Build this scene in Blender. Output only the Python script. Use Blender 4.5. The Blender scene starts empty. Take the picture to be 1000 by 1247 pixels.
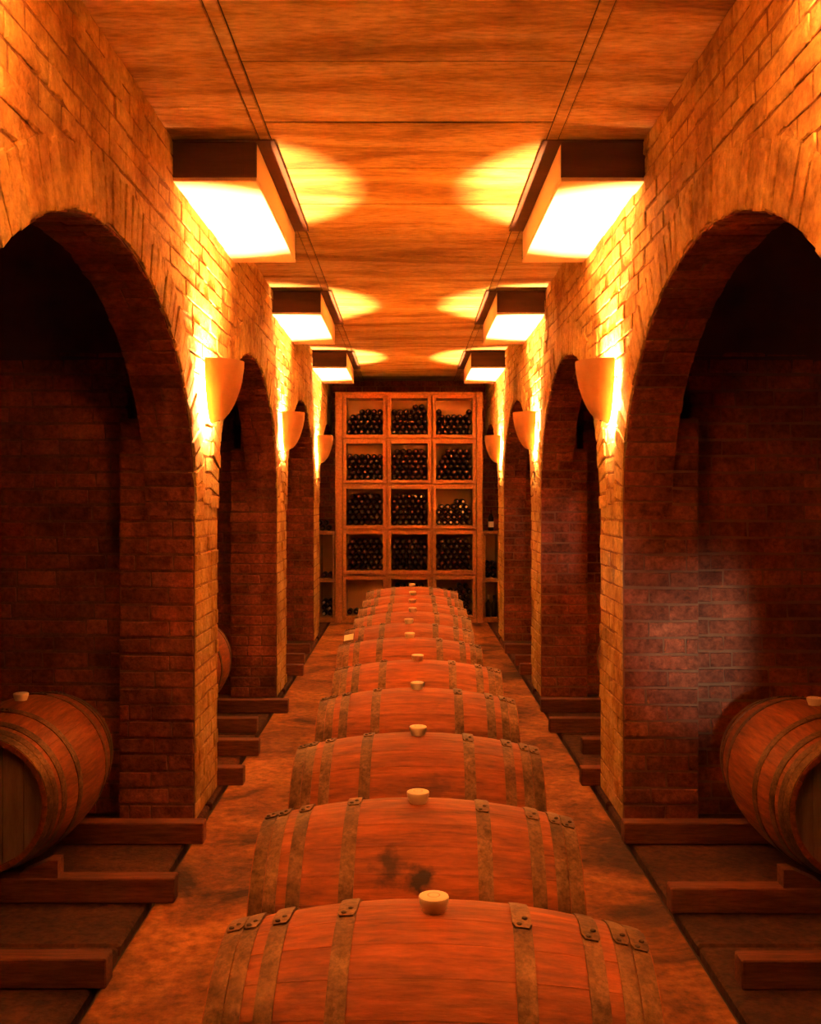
import bpy, bmesh, math, random
from mathutils import Vector, Matrix
from mathutils.bvhtree import BVHTree

random.seed(7)
S = bpy.context.scene
C = S.collection
PI = math.pi

# ------------------------------------------------------------------ camera
EYE = 1.72
F_PX = 1250.0
VPX, VPY = 498.0, 606.0
cam_d = bpy.data.cameras.new('camera')
cam_d.sensor_fit = 'HORIZONTAL'
cam_d.sensor_width = 36.0
cam_d.lens = 36.0 * F_PX / 1000.0
cam_d.shift_x = (500.0 - VPX) / 1000.0
cam_d.shift_y = -(623.5 - VPY) / 1000.0
cam_d.clip_end = 60
cam = bpy.data.objects.new('camera', cam_d)
cam.location = (0, 0, EYE)
cam.rotation_euler = (PI / 2, 0, 0)
C.objects.link(cam)
S.camera = cam

# ------------------------------------------------------------------ world, exposure
w = bpy.data.worlds.new('world')
S.world = w
w.use_nodes = True
w.node_tree.nodes['Background'].inputs[0].default_value = (0.25, 0.08, 0.02, 1)
w.node_tree.nodes['Background'].inputs[1].default_value = 0.0
S.view_settings.view_transform = 'Standard'
S.view_settings.look = 'None'
S.view_settings.exposure = 3.9
S.view_settings.gamma = 1.0
S.view_settings.use_curve_mapping = False
S.cycles.max_bounces = 10
S.cycles.diffuse_bounces = 7
S.cycles.glossy_bounces = 3
S.cycles.sample_clamp_indirect = 6.0
S.cycles.caustics_reflective = False
S.cycles.caustics_refractive = False
S.cycles.use_denoising = True

LAMP_COL = (1.0, 0.50, 0.18)
LAMP_W = 72.0
# narrow spots added behind the camera, standing in for daylight from an unseen doorway
dl = bpy.data.lights.new('added_daylight_spot', 'SPOT')
dl.energy = 70.0
dl.color = (1.0, 0.93, 0.88)
dl.spot_size = math.radians(9)
dl.spot_blend = 0.9
dl.shadow_soft_size = 0.14
for aim, size, watt in (((1.62, 5.6, .93), 8, 85.0), ((1.33, 8.9, 1.35), 5, 55.0)):
    d2 = dl.copy()
    d2.spot_size = math.radians(size)
    d2.energy = watt
    dlo = bpy.data.objects.new('added_daylight_spot', d2)
    dlo.location = (0.2, -1.75, 1.25)
    dlo.rotation_euler = (Vector(aim) - Vector(dlo.location)).to_track_quat('-Z', 'Y').to_euler()
    C.objects.link(dlo)

# ------------------------------------------------------------------ materials
def mat(name, cols, scale=4.0, detail=6.0, rough=0.8, bump=0.3, bscale=None, stretch=(1, 1, 1), coord='Object',
        rnd=0.0, island=0.0, metallic=0.0, spec=0.3, rough2=None, bdist=0.01, fine=None, warp=0.0, rng=(0.28, 0.74)):
    """noise-ramped principled material; rnd / island vary the value per object / per mesh island"""
    m = bpy.data.materials.new(name)
    m.use_nodes = True
    nt = m.node_tree
    N, L = nt.nodes, nt.links
    bs = N['Principled BSDF']
    tc = N.new('ShaderNodeTexCoord')
    mp = N.new('ShaderNodeMapping')
    mp.inputs['Scale'].default_value = stretch
    if coord == 'World':
        g = N.new('ShaderNodeNewGeometry')
        L.new(g.outputs['Position'], mp.inputs['Vector'])
    else:
        oi0 = N.new('ShaderNodeObjectInfo')
        vm = N.new('ShaderNodeVectorMath')
        vm.operation = 'SCALE'
        vm.inputs[0].default_value = (37.0, 53.0, 71.0)
        L.new(oi0.outputs['Random'], vm.inputs['Scale'])
        va = N.new('ShaderNodeVectorMath')
        L.new(tc.outputs[coord], va.inputs[0])
        L.new(vm.outputs[0], va.inputs[1])
        L.new(va.outputs[0], mp.inputs['Vector'])
    nz = N.new('ShaderNodeTexNoise')
    nz.inputs['Scale'].default_value = scale
    nz.inputs['Detail'].default_value = detail
    nz.inputs['Roughness'].default_value = 0.62
    nz.inputs['Distortion'].default_value = warp
    L.new(mp.outputs[0], nz.inputs['Vector'])
    cr = N.new('ShaderNodeValToRGB')
    els = cr.color_ramp.elements
    while len(els) < len(cols):
        els.new(0.5)
    for i, c in enumerate(cols):
        els[i].position = rng[0] + (rng[1] - rng[0]) * i / (len(cols) - 1)
        els[i].color = (*c, 1)
    L.new(nz.outputs['Fac'], cr.inputs[0])
    out = cr.outputs[0]
    if rnd or island:
        hs = N.new('ShaderNodeHueSaturation')
        L.new(out, hs.inputs['Color'])
        ad = N.new('ShaderNodeMath')
        ad.operation = 'ADD'
        oi = N.new('ShaderNodeObjectInfo')
        g2 = N.new('ShaderNodeNewGeometry')
        ml = N.new('ShaderNodeMath'); ml.operation = 'MULTIPLY_ADD'
        ml.inputs[1].default_value = rnd; ml.inputs[2].default_value = 1 - rnd / 2 - island / 2
        L.new(oi.outputs['Random'], ml.inputs[0])
        ml2 = N.new('ShaderNodeMath'); ml2.operation = 'MULTIPLY'
        ml2.inputs[1].default_value = island
        L.new(g2.outputs['Random Per Island'], ml2.inputs[0])
        L.new(ml.outputs[0], ad.inputs[0]); L.new(ml2.outputs[0], ad.inputs[1])
        L.new(ad.outputs[0], hs.inputs['Value'])
        out = hs.outputs[0]
    if fine:
        nf = N.new('ShaderNodeTexNoise')
        nf.inputs['Scale'].default_value = fine[0]
        nf.inputs['Detail'].default_value = 6
        nf.inputs['Roughness'].default_value = 0.7
        L.new(mp.outputs[0], nf.inputs['Vector'])
        fr = N.new('ShaderNodeMapRange')
        fr.inputs['From Min'].default_value = 0.34; fr.inputs['From Max'].default_value = 0.66
        fr.inputs['To Min'].default_value = 1 - fine[1]; fr.inputs['To Max'].default_value = 1 + fine[1] * .7
        L.new(nf.outputs['Fac'], fr.inputs['Value'])
        mx_ = N.new('ShaderNodeVectorMath'); mx_.operation = 'SCALE'
        L.new(out, mx_.inputs[0]); L.new(fr.outputs[0], mx_.inputs['Scale'])
        out = mx_.outputs[0]
    L.new(out, bs.inputs['Base Color'])
    bs.inputs['Roughness'].default_value = rough
    bs.inputs['Metallic'].default_value = metallic
    bs.inputs['Specular IOR Level'].default_value = spec
    if bump:
        nb = N.new('ShaderNodeTexNoise')
        nb.inputs['Scale'].default_value = bscale or scale * 4
        nb.inputs['Detail'].default_value = 8
        nb.inputs['Roughness'].default_value = 0.65
        L.new(mp.outputs[0], nb.inputs['Vector'])
        bp = N.new('ShaderNodeBump')
        bp.inputs['Strength'].default_value = bump
        bp.inputs['Distance'].default_value = bdist
        L.new(nb.outputs['Fac'], bp.inputs['Height'])
        L.new(bp.outputs[0], bs.inputs['Normal'])
    return m


M = {}
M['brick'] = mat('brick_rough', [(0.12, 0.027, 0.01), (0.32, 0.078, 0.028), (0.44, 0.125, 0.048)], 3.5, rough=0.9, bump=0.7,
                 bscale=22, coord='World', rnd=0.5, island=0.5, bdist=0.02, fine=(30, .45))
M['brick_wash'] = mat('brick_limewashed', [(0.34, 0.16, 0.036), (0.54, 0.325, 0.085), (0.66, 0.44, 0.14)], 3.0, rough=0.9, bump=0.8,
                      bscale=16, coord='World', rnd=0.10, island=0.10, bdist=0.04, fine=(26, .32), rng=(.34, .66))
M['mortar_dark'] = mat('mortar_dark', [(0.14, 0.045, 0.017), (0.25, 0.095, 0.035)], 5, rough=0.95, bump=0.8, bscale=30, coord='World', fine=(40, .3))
M['mortar_wash'] = mat('mortar_limewashed', [(0.20, 0.09, 0.03), (0.40, 0.21, 0.075)], 5, rough=0.95, bump=0.8, bscale=30, coord='World', fine=(40, .3))
M['mortar'] = mat('mortar', [(0.19, 0.075, 0.03), (0.30, 0.13, 0.055)], 5, rough=0.95, bump=0.8, bscale=30, coord='World')
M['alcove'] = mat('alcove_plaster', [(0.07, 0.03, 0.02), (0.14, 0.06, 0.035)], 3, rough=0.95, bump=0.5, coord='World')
M['concrete'] = mat('ceiling_concrete', [(0.19, 0.09, 0.02), (0.40, 0.24, 0.07), (0.52, 0.37, 0.17)], 1.6, 10, rough=0.85, bump=0.5,
                    bscale=14, coord='World', stretch=(0.55, 2.2, 1), rnd=0.18, bdist=0.02, warp=0.6, fine=(22, .34), rng=(.34, .66))
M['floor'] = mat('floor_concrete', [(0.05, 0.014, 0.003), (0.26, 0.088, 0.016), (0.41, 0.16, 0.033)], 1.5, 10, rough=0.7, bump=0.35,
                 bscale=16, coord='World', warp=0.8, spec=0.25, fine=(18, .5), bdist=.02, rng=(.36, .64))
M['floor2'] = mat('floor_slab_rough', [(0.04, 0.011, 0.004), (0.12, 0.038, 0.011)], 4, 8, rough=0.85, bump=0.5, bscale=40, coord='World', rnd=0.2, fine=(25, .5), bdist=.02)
M['gutter'] = mat('gutter_dark', [(0.03, 0.02, 0.015), (0.07, 0.045, 0.03)], 6, rough=0.9, coord='World')
M['box_dark'] = mat('stained_board', [(0.05, 0.02, 0.012), (0.13, 0.055, 0.03)], 3, 8, rough=0.8, bump=0.3, stretch=(.4, 1, 3), coord='World')
M['box'] = mat('bulkhead_timber', [(0.62, 0.46, 0.30), (0.78, 0.62, 0.44)], 2, 8, rough=0.8, bump=0.2, stretch=(1, 0.3, 1), coord='World')
M['bowl'] = mat('sconce_terracotta', [(0.36, 0.16, 0.06), (0.48, 0.24, 0.10)], 6, rough=0.75, bump=0.25, bscale=40)
M['oak'] = mat('oak_stave', [(0.13, 0.028, 0.006), (0.25, 0.056, 0.007), (0.34, 0.094, 0.016)], 2.2, 8, rough=0.62, bump=0.3, bscale=9,
               stretch=(1.2, 9, 9), rnd=0.16, spec=0.35, bdist=0.006, fine=(7, .38))
M['oak_head'] = mat('oak_head', [(0.16, 0.08, 0.04), (0.30, 0.17, 0.09)], 3, 8, rough=0.7, bump=0.3, bscale=9, stretch=(9, 9, 1.2), rnd=0.2)
M['hoop'] = mat('galvanised_hoop', [(0.05, 0.02, 0.006), (0.15, 0.07, 0.022), (0.25, 0.13, 0.05)], 14, 8, rough=0.55, bump=0.4, bscale=60,
                metallic=0.55, spec=0.5, rnd=0.25, bdist=0.004, fine=(70, .5))
M['rivet'] = mat('rivet_steel', [(0.05, 0.03, 0.02), (0.10, 0.07, 0.05)], 30, rough=0.5, bump=0, metallic=0.5)
M['bung'] = mat('silicone_bung', [(0.70, 0.56, 0.36), (0.80, 0.66, 0.44)], 8, rough=0.5, bump=0.1)
M['bung_mark'] = mat('bung_mark', [(0.42, 0.32, 0.18), (0.5, 0.38, 0.22)], 8, rough=0.6, bump=0)
M['beam'] = mat('dark_timber', [(0.10, 0.026, 0.008), (0.21, 0.06, 0.018)], 3, 8, rough=0.7, bump=0.35, bscale=10, stretch=(1, 8, 8), rnd=0.3, fine=(9, .4))
M['rack'] = mat('rack_timber', [(0.26, 0.10, 0.03), (0.40, 0.17, 0.055)], 3, 8, rough=0.65, bump=0.25, bscale=10, stretch=(4, 4, 4), rnd=0.2, fine=(9, .3))
M['rack_back'] = mat('rack_back', [(0.60, 0.32, 0.11), (0.74, 0.44, 0.18)], 2, 6, rough=0.8, bump=0.2)
M['glass'] = mat('bottle_glass', [(0.008, 0.005, 0.003), (0.018, 0.011, 0.006)], 5, rough=0.4, bump=0, spec=0.12, rnd=0.3)
M['cap_red'] = mat('capsule_red', [(0.08, 0.014, 0.006), (0.12, 0.025, 0.011)], 20, rough=0.4, bump=0, rnd=0.5)
M['cap_dark'] = mat('capsule_dark', [(0.04, 0.018, 0.010), (0.08, 0.04, 0.022)], 20, rough=0.35, bump=0, rnd=0.6)
M['cap_pale'] = mat('capsule_pale', [(0.50, 0.38, 0.24), (0.62, 0.48, 0.32)], 20, rough=0.4, bump=0)
M['paper'] = mat('paper', [(0.75, 0.62, 0.42), (0.82, 0.7, 0.5)], 6, rough=0.8, bump=0)

# barrel two carries a dark wine stain around and in front of its bung
def stained(name, base, spots):
    m = M[base].copy()
    m.name = name
    nt = m.node_tree
    N, L = nt.nodes, nt.links
    bs = N['Principled BSDF']
    src = bs.inputs['Base Color'].links[0].from_socket
    g = N.new('ShaderNodeNewGeometry')
    nz = N.new('ShaderNodeTexNoise')
    nz.inputs['Scale'].default_value = 24
    nz.inputs['Detail'].default_value = 5
    L.new(g.outputs['Position'], nz.inputs['Vector'])
    tot = None
    for (p, r, k) in spots:
        d = N.new('ShaderNodeVectorMath'); d.operation = 'DISTANCE'
        d.inputs[1].default_value = p
        L.new(g.outputs['Position'], d.inputs[0])
        a = N.new('ShaderNodeMath'); a.operation = 'MULTIPLY_ADD'
        a.inputs[1].default_value = r * 2.6; L.new(nz.outputs['Fac'], a.inputs[0]); L.new(d.outputs['Value'], a.inputs[2])
        mr = N.new('ShaderNodeMapRange')
        mr.inputs['From Min'].default_value = r * 1.7; mr.inputs['From Max'].default_value = r * 2.4
        mr.inputs['To Min'].default_value = k; mr.inputs['To Max'].default_value = 0
        L.new(a.outputs[0], mr.inputs['Value'])
        if tot is None:
            tot = mr.outputs[0]
        else:
            mx = N.new('ShaderNodeMath'); mx.operation = 'MAXIMUM'
            L.new(tot, mx.inputs[0]); L.new(mr.outputs[0], mx.inputs[1]); tot = mx.outputs[0]
    mix = N.new('ShaderNodeMix'); mix.data_type = 'RGBA'
    L.new(tot, mix.inputs[0]); L.new(src, mix.inputs[6])
    mix.inputs[7].default_value = (0.02, 0.006, 0.003, 1)
    L.new(mix.outputs[2], bs.inputs['Base Color'])
    return m

# ------------------------------------------------------------------ helpers
def setp(o, label=None, cat=None, group=None, kind=None):
    if label: o['label'] = label
    if cat: o['category'] = cat
    if group: o['group'] = group
    if kind: o['kind'] = kind
    return o

def mesh(name, verts, faces, m=None, smooth=False):
    me = bpy.data.meshes.new(name)
    me.from_pydata([tuple(v) for v in verts], [], faces)
    me.update()
    if m is not None:
        me.materials.append(M[m] if isinstance(m, str) else m)
    if smooth:
        me.polygons.foreach_set('use_smooth', [True] * len(me.polygons))
    return me

def link(name, me, parent=None, mtx=None, loc=None):
    o = bpy.data.objects.new(name, me)
    C.objects.link(o)
    if parent: o.parent = parent
    if mtx is not None: o.matrix_basis = mtx
    if loc is not None: o.location = loc
    return o

def empty(name, loc=(0, 0, 0), rz=0.0):
    o = bpy.data.objects.new(name, None)
    o.empty_display_size = 0.1
    o.location = loc
    o.rotation_euler = (0, 0, rz)
    C.objects.link(o)
    return o

BOXF = [(0, 3, 2, 1), (4, 5, 6, 7), (0, 1, 5, 4), (1, 2, 6, 5), (2, 3, 7, 6), (3, 0, 4, 7)]
def boxv(x0, x1, y0, y1, z0, z1):
    return [(x0, y0, z0), (x1, y0, z0), (x1, y1, z0), (x0, y1, z0), (x0, y0, z1), (x1, y0, z1), (x1, y1, z1), (x0, y1, z1)]

def boxes(name, rects, m, bev=0.0):
    """one mesh from several boxes (pieces of one part), edges bevelled"""
    bm = bmesh.new()
    for r in rects:
        vs = [bm.verts.new(v) for v in boxv(*r)]
        for f in BOXF: bm.faces.new([vs[i] for i in f])
    if bev:
        bmesh.ops.bevel(bm, geom=bm.edges[:], offset=bev, segments=1, affect='EDGES')
    me = bpy.data.meshes.new(name)
    bm.to_mesh(me); bm.free()
    me.materials.append(M[m] if isinstance(m, str) else m)
    return me

def lathe(name, prof, m, n=16, axis='Z', smooth=True, cap=True):
    """prof: list of (r, h)"""
    vs, fs = [], []
    for (r, h) in prof:
        for i in range(n):
            a = 2 * PI * i / n
            p = (r * math.cos(a), r * math.sin(a), h)
            if axis == 'Y': p = (p[0], p[2], p[1])
            vs.append(p)
    for k in range(len(prof) - 1):
        for i in range(n):
            j = (i + 1) % n
            q = (k * n + i, k * n + j, (k + 1) * n + j, (k + 1) * n + i)
            fs.append(q if axis == 'Z' else q[::-1])
    if cap:
        a, b = tuple(range(n))[::-1], tuple(range((len(prof) - 1) * n, len(prof) * n))
        fs += [a, b] if axis == 'Z' else [a[::-1], b[::-1]]
    me = mesh(name, vs, fs, m)
    if smooth:
        me.polygons.foreach_set('use_smooth', [len(p.vertices) == 4 for p in me.polygons])
        me.set_sharp_from_angle(angle=math.radians(40))
    return me

# ------------------------------------------------------------------ dimensions of the cellar
WX = 1.14            # corridor half width
CEIL = EYE + 1.73
Y0, Y1 = -2.4, 15.2
ARCHES = [(-1.2, 1.8), (2.44, 5.46), (6.10, 8.85), (9.53, 12.30), (13.0, 15.85)]
PIERS = [(-1.8, -1.2), (1.8, 2.44), (5.46, 6.10), (8.85, 9.53), (12.30, 13.0)]
SPRING, RISE = EYE - 0.07, 1.10
TH1 = 1.40           # rear of the arched wall
TH2 = 1.54           # rear of the pilasters
OUT = 3.3

def ell(y, a0, a1, grow=0.0):
    a = (a1 - a0) / 2 + grow
    c = (a0 + a1) / 2
    t = 1 - ((y - c) / a) ** 2
    return SPRING + (RISE + grow) * math.sqrt(max(t, 0.0))

def wall_core(s):
    vs, fs, face = [], [], []
    def quad(*p):
        k = len(vs); vs.extend(p); fs.append((k, k + 1, k + 2, k + 3))
    def strip(ya, yb, za, zb, bottom=True):
        x0, x1 = s * WX, s * TH1
        face.append(len(fs))
        quad((x0, ya, za), (x0, yb, zb), (x0, yb, CEIL + .1), (x0, ya, CEIL + .1))
        quad((x1, ya, za), (x1, yb, zb), (x1, yb, CEIL + .1), (x1, ya, CEIL + .1))
        if bottom: quad((x0, ya, za), (x1, ya, za), (x1, yb, zb), (x0, yb, zb))
    ends = [(Y0, -1.8)] + PIERS
    strip(Y0, -1.8, 0, 0)
    for (a, b) in PIERS:
        strip(a, b, 0, 0)
        for y in (a, b):
            if y in (-1.8,): continue
            quad((s * WX, y, 0), (s * TH1, y, 0), (s * TH1, y, SPRING), (s * WX, y, SPRING))
        quad((s * TH1, a, 0), (s * TH2, a, 0), (s * TH2, a, 2.14), (s * TH1, a, 2.14))
        quad((s * TH1, b, 0), (s * TH2, b, 0), (s * TH2, b, 2.14), (s * TH1, b, 2.14))
        quad((s * TH2, a, 0), (s * TH2, b, 0), (s * TH2, b, 2.14), (s * TH2, a, 2.14))
        quad((s * TH1, a, 2.14), (s * TH2, a, 2.14), (s * TH2, b, 2.14), (s * TH1, b, 2.14))
    for (a, b) in ARCHES:
        n = 32
        ang = [PI - PI * i / n for i in range(n + 1)]
        ys = [(a + b) / 2 + (b - a) / 2 * math.cos(t) for t in ang]
        for i in range(n):
            ya, yb = ys[i], ys[i + 1]
            if ya >= Y1: break
            yb2 = min(yb, Y1)
            strip(ya, yb2, ell(ya, a, b), ell(yb2, a, b))
    return vs, fs, face

def alcove(s):
    """cross walls, outer wall and vaults of the alcoves behind the arches"""
    vs, fs = [], []
    def box(*r):
        k = len(vs); vs.extend(boxv(*r)); fs.extend([tuple(i + k for i in f) for f in BOXF])
    xa, xb = sorted((s * TH2, s * OUT))
    for (a, b) in PIERS:
        box(xa, xb, a + .12, b - .12, 0, CEIL + .1)
    xa, xb = sorted((s * OUT, s * (OUT + .2)))
    box(xa, xb, Y0, Y1 + .2, 0, CEIL + .1)
    return vs, fs

def vault(s):
    vs, fs = [], []
    for (a, b) in ARCHES:
        a, b = a - .13, b + .13
        n = 20
        k = len(vs)
        for i in range(n + 1):
            t = PI - PI * i / n
            y = (a + b) / 2 + (b - a) / 2 * math.cos(t)
            z = 2.35 + (3.25 - 2.35) * math.sin(t)
            vs.append((s * (TH1 - .02), y, z)); vs.append((s * (OUT + .1), y, z))
        for i in range(n):
            fs.append((k + 2 * i, k + 2 * i + 1, k + 2 * i + 3, k + 2 * i + 2))
    return vs, fs

# ------------------------------------------------------------------ bricks
def brick_variant(k):
    rr = random.Random(100 + k)
    bm = bmesh.new()
    bmesh.ops.create_cube(bm, size=1.0)
    top = [f for f in bm.faces if f.normal.z > .5]
    edges = [e for e in bm.edges if any(f in top for f in e.link_faces)]
    bmesh.ops.bevel(bm, geom=edges, offset=0.07, segments=1, affect='EDGES')
    for v in bm.verts:
        v.co.x += rr.uniform(-.022, .022); v.co.y += rr.uniform(-.05, .05)
        if v.co.z > 0: v.co.z += rr.uniform(-.05, .05)
    bot = [f for f in bm.faces if f.normal.z < -.9]
    bmesh.ops.delete(bm, geom=bot, context='FACES_ONLY')
    me = bpy.data.meshes.new('brick')
    bm.to_mesh(me); bm.free()
    return me
BV = [brick_variant(k) for k in range(6)]
BRICK_MESH = {}
for mk in ('brick', 'brick_wash'):
    for k, b in enumerate(BV):
        me = b.copy(); me.materials.append(M[mk]); BRICK_MESH[(mk, k)] = me

def brick_list(s):
    out = []
    R = random.Random(11 + s)
    def add(c, u, v, n, lu, lv, mk, proud=0.007, jit=0.004):
        ln = 0.05
        p = proud + R.uniform(-jit, jit)
        cc = Vector(c) + Vector(n) * (p - ln / 2)
        out.append((cc, Vector(u), Vector(v), Vector(n), lu, lv, ln, mk, R.randrange(6), R.uniform(-.012, .012)))
    PITCH = 0.0885
    BL = 0.228
    def course(a, b, fn, off):
        """fill a..b with bricks of length BL, first cut by off"""
        y = a
        L = BL * (1 - off) if off else BL
        L += R.uniform(-.02, .02)
        while y < b - 0.03:
            e = min(y + L, b)
            if b - e < 0.05: e = b
            if e - y > 0.035: fn((y + e) / 2, (e - y) - R.uniform(.005, .010))
            y = e
            L = BL + R.uniform(-.025, .02) if R.random() > .18 else BL * .52
    n = (-s, 0, 0)
    # corridor face
    row = 0
    z = 0.002
    while z < CEIL:
        h = min(PITCH, CEIL - z)
        zc = z + h / 2
        cuts = []
        for (a, b) in ARCHES:
            if zc < SPRING: cuts.append((a - .006, b + .006))
            else:
                A, B = (b - a) / 2 + .19, RISE + .19
                t = 1 - ((zc - SPRING) / B) ** 2
                if t > 0:
                    c = (a + b) / 2
                    cuts.append((c - A * math.sqrt(t), c + A * math.sqrt(t)))
        y = -1.8
        for (a, b) in cuts + [(Y1, Y1)]:
            if a > y + .04:
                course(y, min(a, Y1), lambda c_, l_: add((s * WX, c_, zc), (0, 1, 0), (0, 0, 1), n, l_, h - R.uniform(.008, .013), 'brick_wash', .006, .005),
                       .5 if row % 2 else 0)
            y = max(y, b)
        z += PITCH; row += 1
    # voussoirs on the corridor face and soffit courses
    for (a, b) in ARCHES[1:]:
        A, B, c = (b - a) / 2, RISE, (a + b) / 2
        N = 400
        pts = [(c + A * math.cos(PI - PI * i / N), SPRING + B * math.sin(PI - PI * i / N)) for i in range(N + 1)]
        acc, nxt = 0.0, 0.042
        for i in range(N):
            seg = math.hypot(pts[i + 1][0] - pts[i][0], pts[i + 1][1] - pts[i][1])
            if acc + seg >= nxt:
                t = (nxt - acc) / seg
                y = pts[i][0] + (pts[i + 1][0] - pts[i][0]) * t
                zz = pts[i][1] + (pts[i + 1][1] - pts[i][1]) * t
                ty, tz = (pts[i + 1][0] - pts[i][0]) / seg, (pts[i + 1][1] - pts[i][1]) / seg
                ny, nz = -tz, ty           # outward (away from opening)
                if ny * (y - c) / A ** 2 + nz * (zz - SPRING) / B ** 2 < 0: ny, nz = -ny, -nz
                if y < Y1 - .05:
                    lr = .232 + R.uniform(-.012, .0)
                    ins = .004 + R.uniform(-.008, .006)
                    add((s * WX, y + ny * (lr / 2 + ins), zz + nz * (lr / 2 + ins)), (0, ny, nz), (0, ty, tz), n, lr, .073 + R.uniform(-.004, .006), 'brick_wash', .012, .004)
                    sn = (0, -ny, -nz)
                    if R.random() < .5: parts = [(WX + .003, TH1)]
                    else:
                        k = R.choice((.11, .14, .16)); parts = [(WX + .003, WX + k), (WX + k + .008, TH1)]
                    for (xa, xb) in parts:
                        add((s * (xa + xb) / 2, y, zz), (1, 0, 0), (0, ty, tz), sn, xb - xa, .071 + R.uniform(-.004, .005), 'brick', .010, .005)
                nxt += .0815
            acc += seg
    # reveals of the piers (facing the camera) with the pilaster behind
    for (a, b) in PIERS[1:]:
        z, row = 0.002, 0
        while z < 2.12:
            zc = z + PITCH / 2
            lo = WX + .002 if zc < SPRING else TH1
            if zc < SPRING or True:
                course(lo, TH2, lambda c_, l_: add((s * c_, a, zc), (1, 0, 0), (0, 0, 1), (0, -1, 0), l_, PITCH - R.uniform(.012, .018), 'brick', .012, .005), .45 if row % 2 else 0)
            z += PITCH; row += 1
        # cross walls of the alcoves
        z, row = 0.0, 0
        while z < 2.95:
            zc = z + PITCH / 2
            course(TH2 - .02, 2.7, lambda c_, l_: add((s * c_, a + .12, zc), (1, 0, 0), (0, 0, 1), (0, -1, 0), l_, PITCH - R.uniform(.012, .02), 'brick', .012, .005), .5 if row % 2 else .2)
            z += PITCH; row += 1
    return out

def brick_mtx(bk):
    cc, u, v, n, lu, lv, ln, mk, k, rot = bk
    if u.cross(v).dot(n) < 0: u = -u
    u2 = (u * math.cos(rot) + v * math.sin(rot)); v2 = (v * math.cos(rot) - u * math.sin(rot))
    m = Matrix.Identity(4)
    for i in range(3):
        m[i][0] = u2[i] * lu; m[i][1] = v2[i] * lv; m[i][2] = n[i] * ln; m[i][3] = cc[i]
    return m

def build_wall(s, name, label):
    vs, fs, face = wall_core(s)
    avs, afs = alcove(s)
    vvs, vfs = vault(s)
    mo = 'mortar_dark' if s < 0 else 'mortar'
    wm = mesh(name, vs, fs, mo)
    wm.materials.append(M['mortar_wash'])
    for i in face: wm.polygons[i].material_index = 1
    root = link(name, wm)
    setp(root, label, kind='structure')
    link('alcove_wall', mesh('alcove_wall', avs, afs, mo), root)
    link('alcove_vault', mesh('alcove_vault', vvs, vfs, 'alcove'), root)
    allv, allf = list(vs), list(fs)
    for (v2, f2) in ((avs, afs), (vvs, vfs)):
        k = len(allv); allv += v2; allf += [tuple(i + k for i in f) for f in f2]
    bvh = BVHTree.FromPolygons(allv, allf)
    eye = Vector((0, 0, EYE))
    bl = brick_list(s)
    sc = []
    for i, bk in enumerate(bl):
        p = bk[0] + bk[3] * .05
        d = p - eye
        a = 0
        if d.y > 1.5:
            px, py = VPX + F_PX * d.x / d.y, VPY - F_PX * d.z / d.y
            if -10 < px < 1010 and -10 < py < 1257:
                cosv = -d.normalized().dot(bk[3])
                hit = bvh.ray_cast(eye, d.normalized(), d.length - .005)
                if cosv > 0 and hit[0] is None:
                    a = cosv * bk[4] * bk[5] / d.length_squared
        sc.append((a, i))
    sc.sort(reverse=True)
    big = [i for a, i in sc[:300] if a > 0]
    for i in big:
        bk = bl[i]
        link('brick', BRICK_MESH[(bk[7], bk[8])], root, brick_mtx(bk))
    big = set(big)
    for mk in ('brick', 'brick_wash'):
        V, Fc = [], []
        for i, bk in enumerate(bl):
            if i in big or bk[7] != mk: continue
            if bk[0].y < 0.5: continue
            me = BV[bk[8]]
            m4 = brick_mtx(bk)
            k = len(V)
            V.extend([m4 @ v.co for v in me.vertices])
            Fc.extend([tuple(j + k for j in p.vertices) for p in me.polygons])
        o = link('brickwork' if mk == 'brick' else 'limewashed_brickwork', mesh(mk + '_rest', V, Fc, mk), root)
        o['kind'] = 'stuff'
    return root

wl = build_wall(-1, 'wall_left', 'brick wall of arches and piers along the left of the cellar')
wr = build_wall(1, 'wall_right', 'brick wall of arches and piers along the right of the cellar')

# back wall behind the wine rack, wall behind the camera
wb = link('wall_back', mesh('wall_back', boxv(-OUT - .2, OUT + .2, Y1, Y1 + .2, 0, CEIL + .1), BOXF, 'mortar'))
setp(wb, 'dim brick end wall behind the wine rack', kind='structure')
V, Fc = [], []
R = random.Random(5)
row = 0
z = 0.0
while z < CEIL - .03:
    x = -2.6 + (.11 if row % 2 else 0)
    while x < 2.6:
        l = .228 + R.uniform(-.02, .02)
        p = .006 + R.uniform(-.004, .004)
        m4 = brick_mtx((Vector((x + l / 2, Y1 - p + .025, z + .044)), Vector((1, 0, 0)), Vector((0, 0, 1)), Vector((0, -1, 0)), l - .011, .075, .05, 'brick', 0, 0))
        me = BV[R.randrange(6)]
        k = len(V)
        V.extend([m4 @ v.co for v in me.vertices]); Fc.extend([tuple(j + k for j in q.vertices) for q in me.polygons])
        x += l
    z += .0885; row += 1
o = link('brickwork', mesh('back_brickwork', V, Fc, 'brick'), wb); o['kind'] = 'stuff'
wrear = link('wall_rear', mesh('wall_rear', boxv(-OUT - .2, OUT + .2, Y0 - .2, Y0, 0, CEIL + .1), BOXF, 'alcove'))
setp(wrear, 'end wall behind the camera', kind='structure')

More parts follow.
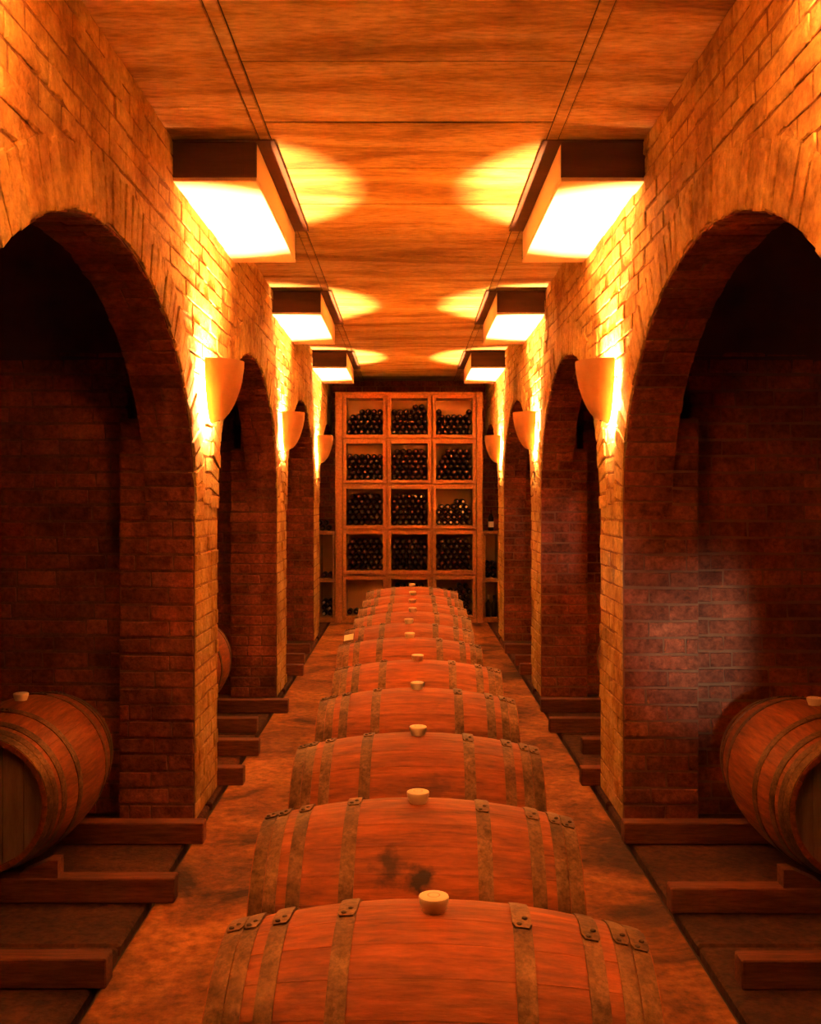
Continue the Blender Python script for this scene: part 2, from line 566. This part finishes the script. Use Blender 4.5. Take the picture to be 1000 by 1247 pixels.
# ------------------------------------------------------------------ ceiling
ce = link('ceiling', mesh('ceiling', boxv(-OUT - .2, OUT + .2, Y0 - .2, Y1 + .2, CEIL + .003, CEIL + .25), BOXF, 'gutter'))
setp(ce, 'board-marked concrete ceiling over the corridor', kind='structure')
R = random.Random(3)
y = 4.07 - .66 * 10
while y < Y1:
    e = min(y + .66, Y1)
    dz = R.uniform(-.003, .0)
    link('ceiling_panel', boxes('ceiling_panel', [(-.662, .662, y + .008, e - .008, CEIL + dz, CEIL + .012)], 'concrete', .0015), ce)
    y += .66
for s in (-1, 1):
    y = -2.4
    while y < Y1:
        e = min(y + 3.47, Y1)
        xa, xb = sorted((s * .668, s * .718))
        link('ceiling_batten', boxes('ceiling_batten', [(xa, xb, y + .003, e - .003, CEIL - .008, CEIL + .012)], 'concrete', .004), ce)
        xa, xb = sorted((s * .724, s * (WX + .05)))
        link('ceiling_edge_panel', boxes('ceiling_edge_panel', [(xa, xb, y + .003, e - .003, CEIL - .002, CEIL + .012)], 'concrete', .004), ce)
        y += 3.47

# ------------------------------------------------------------------ floor
fl = link('floor', mesh('floor', boxv(-OUT - .2, OUT + .2, Y0 - .2, Y1 + .2, -.25, -.05), BOXF, 'gutter'))
setp(fl, 'stained concrete cellar floor with gutters along the walls', kind='structure')
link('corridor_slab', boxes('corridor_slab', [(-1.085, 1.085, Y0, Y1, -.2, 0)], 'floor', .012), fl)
for s in (-1, 1):
    y = -1.2
    for (a, b) in ARCHES[1:]:
        for k in range(2):
            ya, yb = a - .3 + (b - a + .6) * k / 2, a - .3 + (b - a + .6) * (k + 1) / 2
            yb = min(yb, Y1)
            xa, xb = sorted((s * 1.115, s * OUT))
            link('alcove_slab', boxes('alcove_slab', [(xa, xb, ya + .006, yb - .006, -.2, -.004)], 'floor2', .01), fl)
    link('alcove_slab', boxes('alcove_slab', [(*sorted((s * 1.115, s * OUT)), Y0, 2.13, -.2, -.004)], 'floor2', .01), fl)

# ------------------------------------------------------------------ ceiling bulkheads and sconces
ORD = ['nearest', 'second', 'third']
for s, side in ((-1, 'left'), (1, 'right')):
    for k, (ya, yb) in enumerate([(1.35, 3.0), (4.95, 6.66), (8.55, 10.22), (12.1, 13.75)]):
        xa, xb = sorted((s * .735, s * (WX + .0)))
        t = empty('ceiling_box', (s * (.735 + WX) / 2, (ya + yb) / 2, CEIL))
        zb = EYE + 1.525
        L0, W0 = (yb - ya) / 2, (xb - xa) / 2
        link('underside_panel', boxes('underside_panel', [(-W0, W0, -L0, L0, zb - CEIL, zb - CEIL + .02)], 'box', .003), t)
        link('end_panel', boxes('end_panel', [(-W0, W0, -L0, -L0 + .02, zb - CEIL + .021, -.016)], 'box_dark', .003), t)
        link('end_panel', boxes('end_panel', [(-W0, W0, L0 - .02, L0, zb - CEIL + .021, -.016)], 'box_dark', .003), t)
        xs_ = sorted((-s * W0, -s * (W0 - .02)))
        link('side_panel', boxes('side_panel', [(xs_[0], xs_[1], -L0 + .021, L0 - .021, zb - CEIL + .021, -.016)], 'box', .003), t)
        xs_ = sorted((-s * (W0 + .09), s * W0))
        link('backing_board', boxes('backing_board', [(xs_[0], xs_[1], -L0 - .02, L0 - .05, -.0155, -.009)], 'box_dark', .002), t)
        nm = ['just above the camera', 'first in view', 'second in view', 'third in view, nearest the wine rack'][k]
        setp(t, 'pale boxed ceiling panel along the %s wall, %s' % (side, nm), 'ceiling box', 'boxed panels under the ceiling')

def sconce_mesh():
    n, mrows = 20, 12
    vs, fs = [], []
    Rr, H = .172, .345
    prof = []
    for i in range(mrows + 1):
        h = i / mrows
        prof.append((Rr * math.sqrt(max(0.0, 1 - (1 - h) ** 1.75)) * (0.97 + .03 * h) + .012, h * H))
    loops = [prof, [(max(r - .014, .002), h + (.012 if h < H * .9 else 0)) for r, h in prof]]
    for lp in loops:
        for (r, h) in lp:
            for j in range(n + 1):
                a = -PI / 2 + PI * j / n
                vs.append((r * math.cos(a), r * math.sin(a) * 1.0, h))
    W_ = n + 1
    B = (mrows + 1) * W_
    for i in range(mrows):
        for j in range(n):
            fs.append((i * W_ + j, i * W_ + j + 1, (i + 1) * W_ + j + 1, (i + 1) * W_ + j))
            fs.append((B + i * W_ + j, B + (i + 1) * W_ + j, B + (i + 1) * W_ + j + 1, B + i * W_ + j + 1))
        for j in (0, n):
            fs.append((i * W_ + j, (i + 1) * W_ + j, B + (i + 1) * W_ + j, B + i * W_ + j))
    for j in range(n):
        a, b = mrows * W_ + j, mrows * W_ + j + 1
        fs.append((a, b, B + b, B + a))
    a = 0
    fs.append(tuple(range(0, W_)))
    me = mesh('bowl', vs, fs, 'bowl', True)
    me.set_sharp_from_angle(angle=math.radians(40))
    return me
BOWL = sconce_mesh()
SOCKET = lathe('lamp_socket', [(.022, 0), (.022, .05), (.016, .055), (.016, .065)], 'rivet', 12)
for s, side in ((-1, 'left'), (1, 'right')):
    for k, y in enumerate([2.27 if s > 0 else 2.22, 5.74, 9.2, 12.66]):
        t = empty('wall_sconce', (s * (WX - (.034 if (s < 0 and k == 1) else .024)), y, EYE + .415), PI if s > 0 else 0)
        link('bowl', BOWL, t)
        link('lamp_socket', SOCKET, t, loc=(.028, 0, .012))
        ld = bpy.data.lights.new('sconce_lamp', 'POINT')
        ld.energy = LAMP_W * (1.0, 1.05, 1.3, 1.3)[k]
        ld.color = LAMP_COL
        ld.shadow_soft_size = .022
        lo = bpy.data.objects.new('sconce_lamp', ld)
        lo.parent = t
        lo.location = (.024, 0, .116)
        C.objects.link(lo)
        nm = ['cut off by the picture edge', 'on the nearest pier', 'on the second pier', 'on the pier nearest the wine rack'][k]
        setp(t, 'terracotta half-bowl wall light %s along the %s wall' % (nm, side), 'wall light', 'half-bowl uplights on the piers')

# ------------------------------------------------------------------ barrels
HL, RB, RH = .475, .350, .288
def brad(x):
    return RH + (RB - RH) * (1 - (x / HL) ** 2)
NST = 26
def stave_mesh():
    vs, fs = [], []
    half = PI / NST - .0012
    nx = 10
    for lay, dr in ((0, 0.0), (1, -.022)):
        for i in range(nx + 1):
            x = -HL + 2 * HL * i / nx
            for j in range(3):
                a = -half + half * j
                r = brad(x) + dr - (.0004 if (lay == 0 and j != 1) else 0)
                vs.append((x, r * math.sin(a), r * math.cos(a)))
    B = (nx + 1) * 3
    for i in range(nx):
        for j in range(2):
            p = i * 3 + j
            fs.append((p, p + 3, p + 4, p + 1))
        fs.append((i * 3, B + i * 3, B + i * 3 + 3, i * 3 + 3))
        fs.append((i * 3 + 2, i * 3 + 5, B + i * 3 + 5, B + i * 3 + 2))
    for i in (0, nx):
        for j in range(2):
            p = i * 3 + j
            fs.append((p, p + 1, B + p + 1, B + p) if i == 0 else (p, B + p, B + p + 1, p + 1))
    me = mesh('stave', vs, fs, 'oak', True)
    me.set_sharp_from_angle(angle=math.radians(35))
    return me
STAVE = stave_mesh()
HOOPS = [(-.452, .040), (-.412, .036), (-.345, .040), (-.195, .042), (.195, .042), (.345, .040), (.412, .036), (.452, .040)]
def hoop_mesh(c, wd):
    n = 56
    vs, fs = [], []
    x0, x1 = c - wd / 2, c + wd / 2
    prof = [(x0, brad(x0) - .004), (x0, brad(x0) + .0025), (c, brad(c) + .0035), (x1, brad(x1) + .0025), (x1, brad(x1) - .004)]
    m_ = len(prof)
    for i in range(n):
        a = 2 * PI * i / n
        for (x, r) in prof: vs.append((x, r * math.sin(a), r * math.cos(a)))
    for i in range(n):
        j = (i + 1) % n
        for k in range(m_ - 1):
            fs.append((i * m_ + k, i * m_ + k + 1, j * m_ + k + 1, j * m_ + k))
    me = mesh('hoop', vs, fs, 'hoop', True)
    me.set_sharp_from_angle(angle=math.radians(40))
    return me
def tab_mesh(c, wd, a0, a1):
    vs, fs = [], []
    n = 7
    x0, x1 = c - wd / 2, c + wd / 2
    for i in range(n + 1):
        a = a0 + (a1 - a0) * i / n
        cut = .006 if i in (0, n) else 0
        for (x, d) in ((x0 + cut, .001), (x0 + cut, .0065), (x1 - cut, .0065), (x1 - cut, .001)):
            r = brad(x) + d
            vs.append((x, r * math.sin(a), r * math.cos(a)))
    for i in range(n):
        for k in range(3):
            fs.append((i * 4 + k, i * 4 + k + 1, i * 4 + k + 5, i * 4 + k + 4))
    fs.append((0, 3, 2, 1)); fs.append((n * 4, n * 4 + 1, n * 4 + 2, n * 4 + 3))
    return mesh('hoop_overlap', vs, fs, 'hoop')
HOOP_ME = [hoop_mesh(*h) for h in HOOPS]
RIVET = lathe('rivet', [(.0065, 0), (.0055, .003), (.002, .0045)], 'rivet', 8)
BUNG = lathe('bung', [(.020, -.03), (.026, .0), (.0335, .022), (.0345, .030), (.0335, .033), (.030, .0345)], 'bung', 20)
def ring_mark():
    n = 16
    vs, fs = [], []
    for r in (.012, .015):
        for i in range(n): vs.append((r * math.cos(2 * PI * i / n), r * math.sin(2 * PI * i / n), .0352))
    for i in range(n): fs.append((i, (i + 1) % n, n + (i + 1) % n, n + i))
    return mesh('bung_mark', vs, fs, 'bung_mark')
BMARK = ring_mark()
def head_mesh():
    vs, fs = [], []
    n = 32
    r = RH - .02
    for x in (-.012, .012):
        for i in range(n): vs.append((x, r * math.sin(2 * PI * i / n), r * math.cos(2 * PI * i / n)))
    for i in range(n): fs.append((i, (i + 1) % n, n + (i + 1) % n, n + i))
    fs.append(tuple(range(n))[::-1]); fs.append(tuple(range(n, 2 * n)))
    return mesh('head', vs, fs, 'oak_head')
HEAD = head_mesh()
HEAD_BOARDS = []
r_ = RH - .02
NB = 6
for k in range(NB):
    a0, a1 = -r_ + 2 * r_ * k / NB + .0015, -r_ + 2 * r_ * (k + 1) / NB - .0015
    pts = []
    for i in range(7):
        y = a0 + (a1 - a0) * i / 6
        pts.append((y, math.sqrt(max(r_ * r_ - y * y, .0004))))
    poly = pts + [(y, -z) for y, z in reversed(pts)]
    n = len(poly)
    vs = [(-.012, y, z) for y, z in poly] + [(.012, y, z) for y, z in poly]
    fs = [tuple(range(n)), tuple(range(n, 2 * n))[::-1]] + [(i, n + i, n + (i + 1) % n, (i + 1) % n) for i in range(n)]
    HEAD_BOARDS.append(mesh('head_board', vs, fs, 'oak_head'))

TAB_CACHE = {}
def barrel(loc, rz, label, group, oak=None, boards=False, roll=0.0, seed=0):
    """axis along local X, bung at the top; tabs sit on the side facing local -Y"""
    R = random.Random(seed)
    t = empty('oak_barrel', (loc[0], loc[1], loc[2]), rz)
    ax = .0
    for k in range(NST):
        o = link('stave', STAVE, t)
        sc_ = 1 + R.uniform(-.0008, .0008)
        o.matrix_basis = Matrix.Rotation(2 * PI * (k + .0) / NST + roll, 4, 'X') @ Matrix.Diagonal((1, sc_, sc_, 1))
        if oak is not None:
            o.material_slots[0].link = 'OBJECT'
            o.material_slots[0].material = oak
    for k, me in enumerate(HOOP_ME):
        h = link('hoop', me, t)
        c, wd = HOOPS[k]
        # overlap end: on the right hoops it ends on the side that faces the camera, on the left behind the crest
        end = -(.16 + .05 * R.random()) if c > 0 else -(.02 + .06 * R.random())
        if c > 0: a0, a1 = end, end + .33
        else: a0, a1 = end, end + .4
        key = (k, seed)
        tb = link('hoop_overlap', tab_mesh(c, wd, a0, a1), h)
        for j, a in enumerate((a0 + .035, a0 + .105)):
            r = brad(c) + .0065
            xo = (wd * .16) * (1 if j else -1)
            o = link('rivet', RIVET, h)
            o.matrix_basis = Matrix.Translation((c + xo, r * math.sin(a), r * math.cos(a))) @ Matrix.Rotation(-a, 4, 'X')
    for sx in (-1, 1):
        if boards:
            for b in HEAD_BOARDS: link('head_board', b, t, loc=(sx * (HL - .045), 0, 0))
        else:
            link('head', HEAD, t, loc=(sx * (HL - .045), 0, 0))
    b = link('bung', BUNG, t, loc=(0, 0, RB - .002))
    b['label'] = 'cream rubber bung'
    link('bung_mark', BMARK, b)
    setp(t, label, 'barrel', group)
    return t

ROW = [(2.31, .056), (3.13, .028), (4.02, .036), (4.98, .042), (5.85, .050), (6.80, .006), (7.58, .0), (8.35, .03), (9.05, .032), (9.8, .036), (10.7, .034)]
RAILZ = .105
AXZ = RAILZ + .338
ORDN = ['first', 'second', 'third', 'fourth', 'fifth', 'sixth', 'seventh', 'eighth', 'ninth', 'tenth', 'last']
stain = stained('oak_stave_stained', 'oak', [((.03, 2.86, AXZ + .215), .045, .95), ((-.05, 2.88, AXZ + .24), .055, .8), ((.03, 3.02, AXZ + .345), .09, .22), ((.03, 2.83, AXZ + .15), .022, .95)])
stain2 = stained('oak_stave_marked', 'oak', [((.15, 4.85, AXZ + .25), .06, .4), ((.1, 3.75, AXZ + .22), .05, .35), ((-.1, 5.6, AXZ + .2), .06, .3)])
for k, (y, x) in enumerate(ROW):
    if k == 0: lab = 'large oak barrel at the very front of the central row'
    elif k == 1: lab = 'second oak barrel from the front in the central row, dark stain below its bung'
    elif k == 6: lab = 'seventh oak barrel from the front in the central row, pale patch at one end'
    elif k == 10: lab = 'last oak barrel of the central row, nearest the wine rack'
    else: lab = '%s oak barrel from the front in the central row' % ORDN[k]
    rz = [0.045, .03, .02, .015, .014, .01, .012, .0, .0, -.01, 0][k]
    t = barrel((x, y, AXZ), -rz, lab, 'oak barrels lying in the central row', oak=stain if k == 1 else (stain2 if k in (2, 3, 4) else None), roll=.02 * k, seed=k)
    if k == 6:
        vs, fs = [], []
        for j in range(5):
            a = -.62 + .22 * j / 4
            for xx in (-.468, -.40):
                r = brad(xx) + .008
                vs.append((xx, r * math.sin(a), r * math.cos(a)))
        for j in range(4): fs.append((2 * j, 2 * j + 1, 2 * j + 3, 2 * j + 2))
        o = link('pale_patch', mesh('pale_patch', vs, fs, 'paper'), t)  # plain pale square over the left end hoops, sharing the bottle label's material
        md = o.modifiers.new('thick', 'SOLIDIFY'); md.thickness = .0015
        o['label'] = 'pale square patch'
for s in (-1, 1):
    o = link('barrel_rail', boxes('barrel_rail', [(-.04, .04, 1.7, 11.2, 0, RAILZ)], 'beam', .006), loc=(s * .35, 0, 0))
    setp(o, 'long dark timber rail on the floor under the central barrels, %s one' % ('left' if s < 0 else 'right'), 'timber rail', 'rails under the central barrels')

# ------------------------------------------------------------------ alcove runners, barrels and chocks
RUN = {-1: [(3.59, 1.06), (4.35, .995), (5.09, 1.02), (6.13, .99), (6.83, 1.0), (7.50, 1.11), (8.19, .965), (9.9, 1.02), (10.6, 1.08), (11.3, 1.09)],
       1: [(3.59, 1.165), (4.24, 1.085), (5.09, 1.07), (6.12, 1.03), (6.88, 1.165), (7.5, 1.03), (8.22, 1.06), (9.95, 1.08), (10.5, 1.09), (11.3, 1.06)]}
PL = ['nearest', 'second', 'third', 'fourth', 'fifth', 'sixth', 'seventh', 'eighth', 'ninth', 'tenth']
RZ = .105
for s, side in ((-1, 'left'), (1, 'right')):
    for k, (y, xe) in enumerate(RUN[s]):
        xa, xb = sorted((s * xe, s * 2.75))
        cx = (xa + xb) / 2
        o = link('timber_runner', boxes('timber_runner', [(xa - cx, xb - cx, 0, .085, 0, RZ)], 'beam', .005), loc=(cx, y, -.004 if xe > 1.115 else 0))
        setp(o, 'dark timber runner on the floor under the %s arches, %s from the camera' % (side, PL[k]), 'timber runner', 'runners under the arches')
SB = [(-1.80, 4.435, 5.09, 'oak barrel lying in the nearest left alcove, cream bung on top'),
      (1.86, 4.325, 5.09, 'oak barrel lying in the nearest right alcove'),
      (-1.74, 7.585, 8.19, 'oak barrel half hidden behind the nearest left pier'),
      (1.83, 7.585, 8.22, 'oak barrel mostly hidden behind the nearest right pier')]
for k, (x, ya, yb, lab) in enumerate(SB):     # each rests on the facing edges of two runners
    barrel((x, (ya + yb) / 2, RZ + brad((yb - ya) / 2) + .006), PI / 2, lab, 'oak barrels in the side alcoves', boards=True, seed=30 + k)
def chock():
    vs = [(0, 0, 0), (.16, 0, 0), (.16, 0, .075), (.12, 0, .075), (0, .0, .02)]
    n = len(vs)
    V = vs + [(x, .075, z) for x, y, z in vs]
    return mesh('wooden_chock', V, [tuple(range(n)), tuple(range(n, 2 * n))[::-1]] + [(i, n + i, n + (i + 1) % n, (i + 1) % n) for i in range(n)], 'beam')
CH = chock()
for k, (x, ya, yb, lab) in enumerate(SB[:2]):
    s = 1 if x > 0 else -1
    for yy in ([4.355] if s < 0 else [4.245]):
        o = link('wooden_chock', CH, loc=(x - s * .15, yy, RZ))
        o.scale = (-s, 1, 1)
        setp(o, 'small timber chock wedged under the barrel in the nearest %s alcove' % ('left' if s < 0 else 'right'), 'chock')

# ------------------------------------------------------------------ wine rack
RY = 14.1
PXM = RY / F_PX
def rx(px): return (px - VPX) * PXM
def rz_(py): return EYE + (VPY - py) * PXM
rack = empty('wine_rack', (0, RY, 0))
setp(rack, 'tall timber wine rack of fifteen square compartments at the end of the corridor', 'wine rack')
CX = [rx(444), rx(498.6), rx(553.5)]
RT = [rz_(485 + 55.25 * r) for r in range(5)]
RBZ = [rz_(529.2 + 55.25 * r) for r in range(5)]
HW = .252
DEP = .55
BIN = boxes('compartment', [(-HW - .045, -HW, 0, DEP, -.045, .545), (HW, HW + .045, 0, DEP, -.045, .545),
                            (-HW, HW, 0, DEP, -.045, 0), (-HW, HW, 0, DEP, .5, .545)], 'rack', .004)
for r in range(5):
    for c in range(3):
        b = link('compartment', BIN, rack, loc=(CX[c], 0, RBZ[r]))
        link('back_board', boxes('back_board', [(-HW, HW, DEP - .16, DEP - .14, 0, .5)], 'rack_back'), b)
zt = RT[0] + .085
for (xa, xb) in ((rx(408.5), rx(417)), (rx(580.5), rx(588))):
    link('post', boxes('post', [(xa, xb, -.03, DEP, 0, zt)], 'rack', .006), rack)
    link('post', boxes('post', [((CX[0] + CX[1]) / 2 - .012, (CX[0] + CX[1]) / 2 + .012, .035, DEP, 0, zt - .03)] if xa < 0 else
                       [((CX[1] + CX[2]) / 2 - .012, (CX[1] + CX[2]) / 2 + .012, .035, DEP, 0, zt - .03)], 'rack', .003), rack)
link('top_rail', boxes('top_rail', [(rx(417), rx(580.5), -.01, DEP, zt - .04, zt)], 'rack', .004), rack)
link('plinth', boxes('plinth', [(rx(417), rx(580.5), .0, DEP, 0, RBZ[4] - .046)], 'rack', .004), rack)
for r in range(4):
    zm = (RT[r + 1] + RBZ[r]) / 2
    link('divider_rail', boxes('divider_rail', [(rx(417), rx(580.5), .03, DEP, zm - .014, zm + .014)], 'rack', .002), rack)

# side racks
SR = {}
for s, side in ((-1, 'left'), (1, 'right')):
    t = empty('side_wine_rack', (s * 1.27, RY + .05, 0))
    setp(t, 'low two-tier timber bottle rack beside the tall rack, on its %s' % side, 'wine rack', 'low racks beside the tall rack')
    top = rz_(647)
    mid = rz_(705)
    xi, xo = -s * .25, s * .35       # inner side towards corridor, outer side
    link('top_board', boxes('top_board', [(min(xi, xo), max(xi, xo), 0, .5, top - .045, top)], 'rack', .004), t)
    link('shelf_board', boxes('shelf_board', [(min(xi, xo), max(xi, xo), 0, .5, mid - .05, mid)], 'rack', .004), t)
    link('base_board', boxes('base_board', [(min(xi, xo), max(xi, xo), 0, .5, 0, .07)], 'rack', .004), t)
    for xx in (-s * .25, -s * .045, s * .30):
        link('upright', boxes('upright', [(min(xx, xx + s * .035), max(xx, xx + s * .035), -.012, .45, za, zb_) for za, zb_ in ((.071, mid - .051), (mid + .001, top - .046))], 'rack', .004), t)
    link('back_board', boxes('back_board', [(min(xi, xo), max(xi, xo), .46, .48, .07, top - .045)], 'rack_back'), t)
    SR[s] = (top, mid)

# ------------------------------------------------------------------ bottles
BR = .0385
BOTTLE = lathe('wine_bottle', [(.030, .30), (BR, .292), (BR, .115), (.034, .10), (.018, .075), (.0155, .05), (.0155, .028)], 'glass', 12, axis='Y')
CAPS = {k: lathe('capsule', [(.0165, .07), (.0165, .006), (.0175, .004), (.0175, .0), (.0150, -.001)], 'cap_' + k, 10, axis='Y') for k in ('red', 'dark', 'pale')}
COLN = ['left', 'middle', 'right']
ROWN = ['top', 'second', 'third', 'fourth', 'bottom']
NTH = ['first', 'second', 'third', 'fourth', 'fifth', 'sixth', 'seventh', 'eighth']
# layers filled per column position (0..1 across the compartment)
def fill(r, c, u):
    T = {(0, 0): 4 + (1 if u > .3 else 0), (0, 1): 5 + (2 if u > .5 else 0), (0, 2): 5 if u < .2 else 4 + (1 if u > .75 else 0),
         (1, 0): 5 + (1 if u > .85 else 0), (1, 1): 5 + (1 if .1 < u < .9 else 0), (1, 2): 4 if u < .15 else (6 if .25 < u else 5),
         (2, 0): 7 if u < .6 else 6, (2, 1): 7, (2, 2): 3 + (1 if .15 < u else 0) + (1 if .5 < u < .85 else 0),
         (3, 0): 7 if u < .9 else 6, (3, 1): 6, (3, 2): 6 + (1 if u < .35 else 0),
         (4, 0): 1 + (1 if u > .5 else 0) + (1 if u > .85 else 0), (4, 1): 6, (4, 2): 5 + (1 if u > .5 else 0)}
    return T[(r, c)]
slots = []
R = random.Random(21)
pitch = 2 * HW / 6
for r in range(5):
    for c in range(3):
        for lay in range(7):
            n = 6 if lay % 2 == 0 else 5
            x0 = -HW + pitch / 2 + (0 if lay % 2 == 0 else pitch / 2)
            for i in range(n):
                x = x0 + pitch * i
                u = (x + HW) / (2 * HW)
                if lay < fill(r, c, u) and BR + .0715 * lay + BR < .5:
                    pale = (r, c) == (2, 2) and R.random() < .55 or (r, c, lay) in ((2, 1, 6), (2, 1, 5)) and u > .6
                    k = 'pale' if pale else ('red' if R.random() < (.75 if r < 2 else .4) else 'dark')
                    slots.append((r, c, lay, i, CX[c] + x + R.uniform(-.002, .002), RBZ[r] + BR + .001 + .0715 * lay, k))
slots.sort(key=lambda q: abs(q[0] - 1.6) + (3 if q[0] == 4 else 0) + (.0 if q[1] != 1 else .1))
V = {'glass': ([], []), 'cap_red': ([], []), 'cap_dark': ([], []), 'cap_pale': ([], [])}
for q, (r, c, lay, i, x, z, k) in enumerate(slots):
    p = Vector((x, RY + .05 + R.uniform(-.02, .03), z))
    if q < 290:
        o = link('wine_bottle', BOTTLE, loc=p)
        link('capsule', CAPS[k], o)
        setp(o, 'wine bottle, %s from left, %s layer up, %s row %s compartment of tall rack' % (NTH[i], NTH[lay], ROWN[r], COLN[c]), 'bottle',
             'wine bottles in the tall rack')
    else:
        for me, key in ((BOTTLE, 'glass'), (CAPS[k], 'cap_' + k)):
            vv, ff = V[key]
            kk = len(vv)
            vv.extend([v.co + p for v in me.vertices]); ff.extend([tuple(j + kk for j in pl.vertices) for pl in me.polygons])
av, af, am = [], [], []
for mi, key in enumerate(V):
    vv, ff = V[key]
    k = len(av)
    av += vv; af += [tuple(j + k for j in f) for f in ff]; am += [mi] * len(ff)
if av:
    me = mesh('stacked_bottles', av, af)
    for key in V: me.materials.append(M[key])
    me.polygons.foreach_set('material_index', am)
    o = link('stacked_bottles', me)
    setp(o, 'dark wine bottles filling the remaining compartments of the tall rack', 'bottles', kind='stuff')

# bottles on and in the low side racks
BOTTLE_UP = lathe('standing_bottle', [(.034, 0), (BR, .008), (BR, .18), (.034, .195), (.018, .225), (.0155, .25), (.0155, .27)], 'glass', 12)
CAP_UP = {k: lathe('capsule', [(.0165, .225), (.0165, .29), (.0175, .292), (.0175, .297), (.015, .298)], 'cap_' + k, 10) for k in ('red', 'dark', 'pale')}
LAB_UP = lathe('paper_label', [(BR + .0006, .05), (BR + .0006, .13)], 'paper', 12, cap=False)
def lying(x, y, z, k, lab):
    o = link('wine_bottle', BOTTLE, loc=(x, y, z)); link('capsule', CAPS[k], o)
    setp(o, lab, 'bottle', 'wine bottles on the low side racks')
def standing(x, y, z, k, lab, label=False):
    o = link('wine_bottle', BOTTLE_UP, loc=(x, y, z)); link('capsule', CAP_UP[k], o)
    if label: link('paper_label', LAB_UP, o)
    setp(o, lab, 'bottle', 'wine bottles on the low side racks')
for s, side in ((-1, 'left'), (1, 'right')):
    top, mid = SR[s]
    if s < 0:
        for i in range(3):
            lying(s * (1.12 + .085 * i), RY + .12, top + BR + .001, 'pale' if i == 2 else 'dark', 'wine bottle lying on top of low left rack, %s from the tall rack' % NTH[i])
        for i in range(2):
            lying(s * (1.1625 + .085 * i), RY + .12, top + BR + .073, 'dark', 'wine bottle in upper layer on top of low left rack, %s from tall rack' % NTH[i])
        for i in range(2):
            lying(s * (1.10 + .08 * i), RY + .12, mid + BR + .001, 'red', 'wine bottle lying in upper tier of low left rack, %s from tall rack' % NTH[i])
        for l in range(3):
            for i in range(2):
                lying(s * (1.098 + .08 * i + (.004 if l % 2 else 0)), RY + .12, .07 + BR + .001 + .078 * l, 'pale' if (l + i) % 2 else 'dark',
                      'wine bottle in lower tier of low left rack, %s layer up, %s from left' % (NTH[l], NTH[i]))
    else:
        standing(s * 1.145, RY + .22, top, 'red', 'wine bottle with pale label standing on top of the low right rack', True)
        for l in range(3):
            for i in range(2):
                lying(s * (1.098 + .08 * i + (.004 if l % 2 else 0)), RY + .12, mid + BR + .001 + .078 * l, 'red' if l % 2 else 'dark',
                      'wine bottle in upper tier of low right rack, %s layer up, %s from left' % (NTH[l], NTH[i]))
        for i in range(2):
            standing(s * (1.10 + .08 * i), RY + .13, .071, 'pale' if i == 0 else 'dark', 'wine bottle standing in lower tier of low right rack, %s from tall rack' % NTH[i])
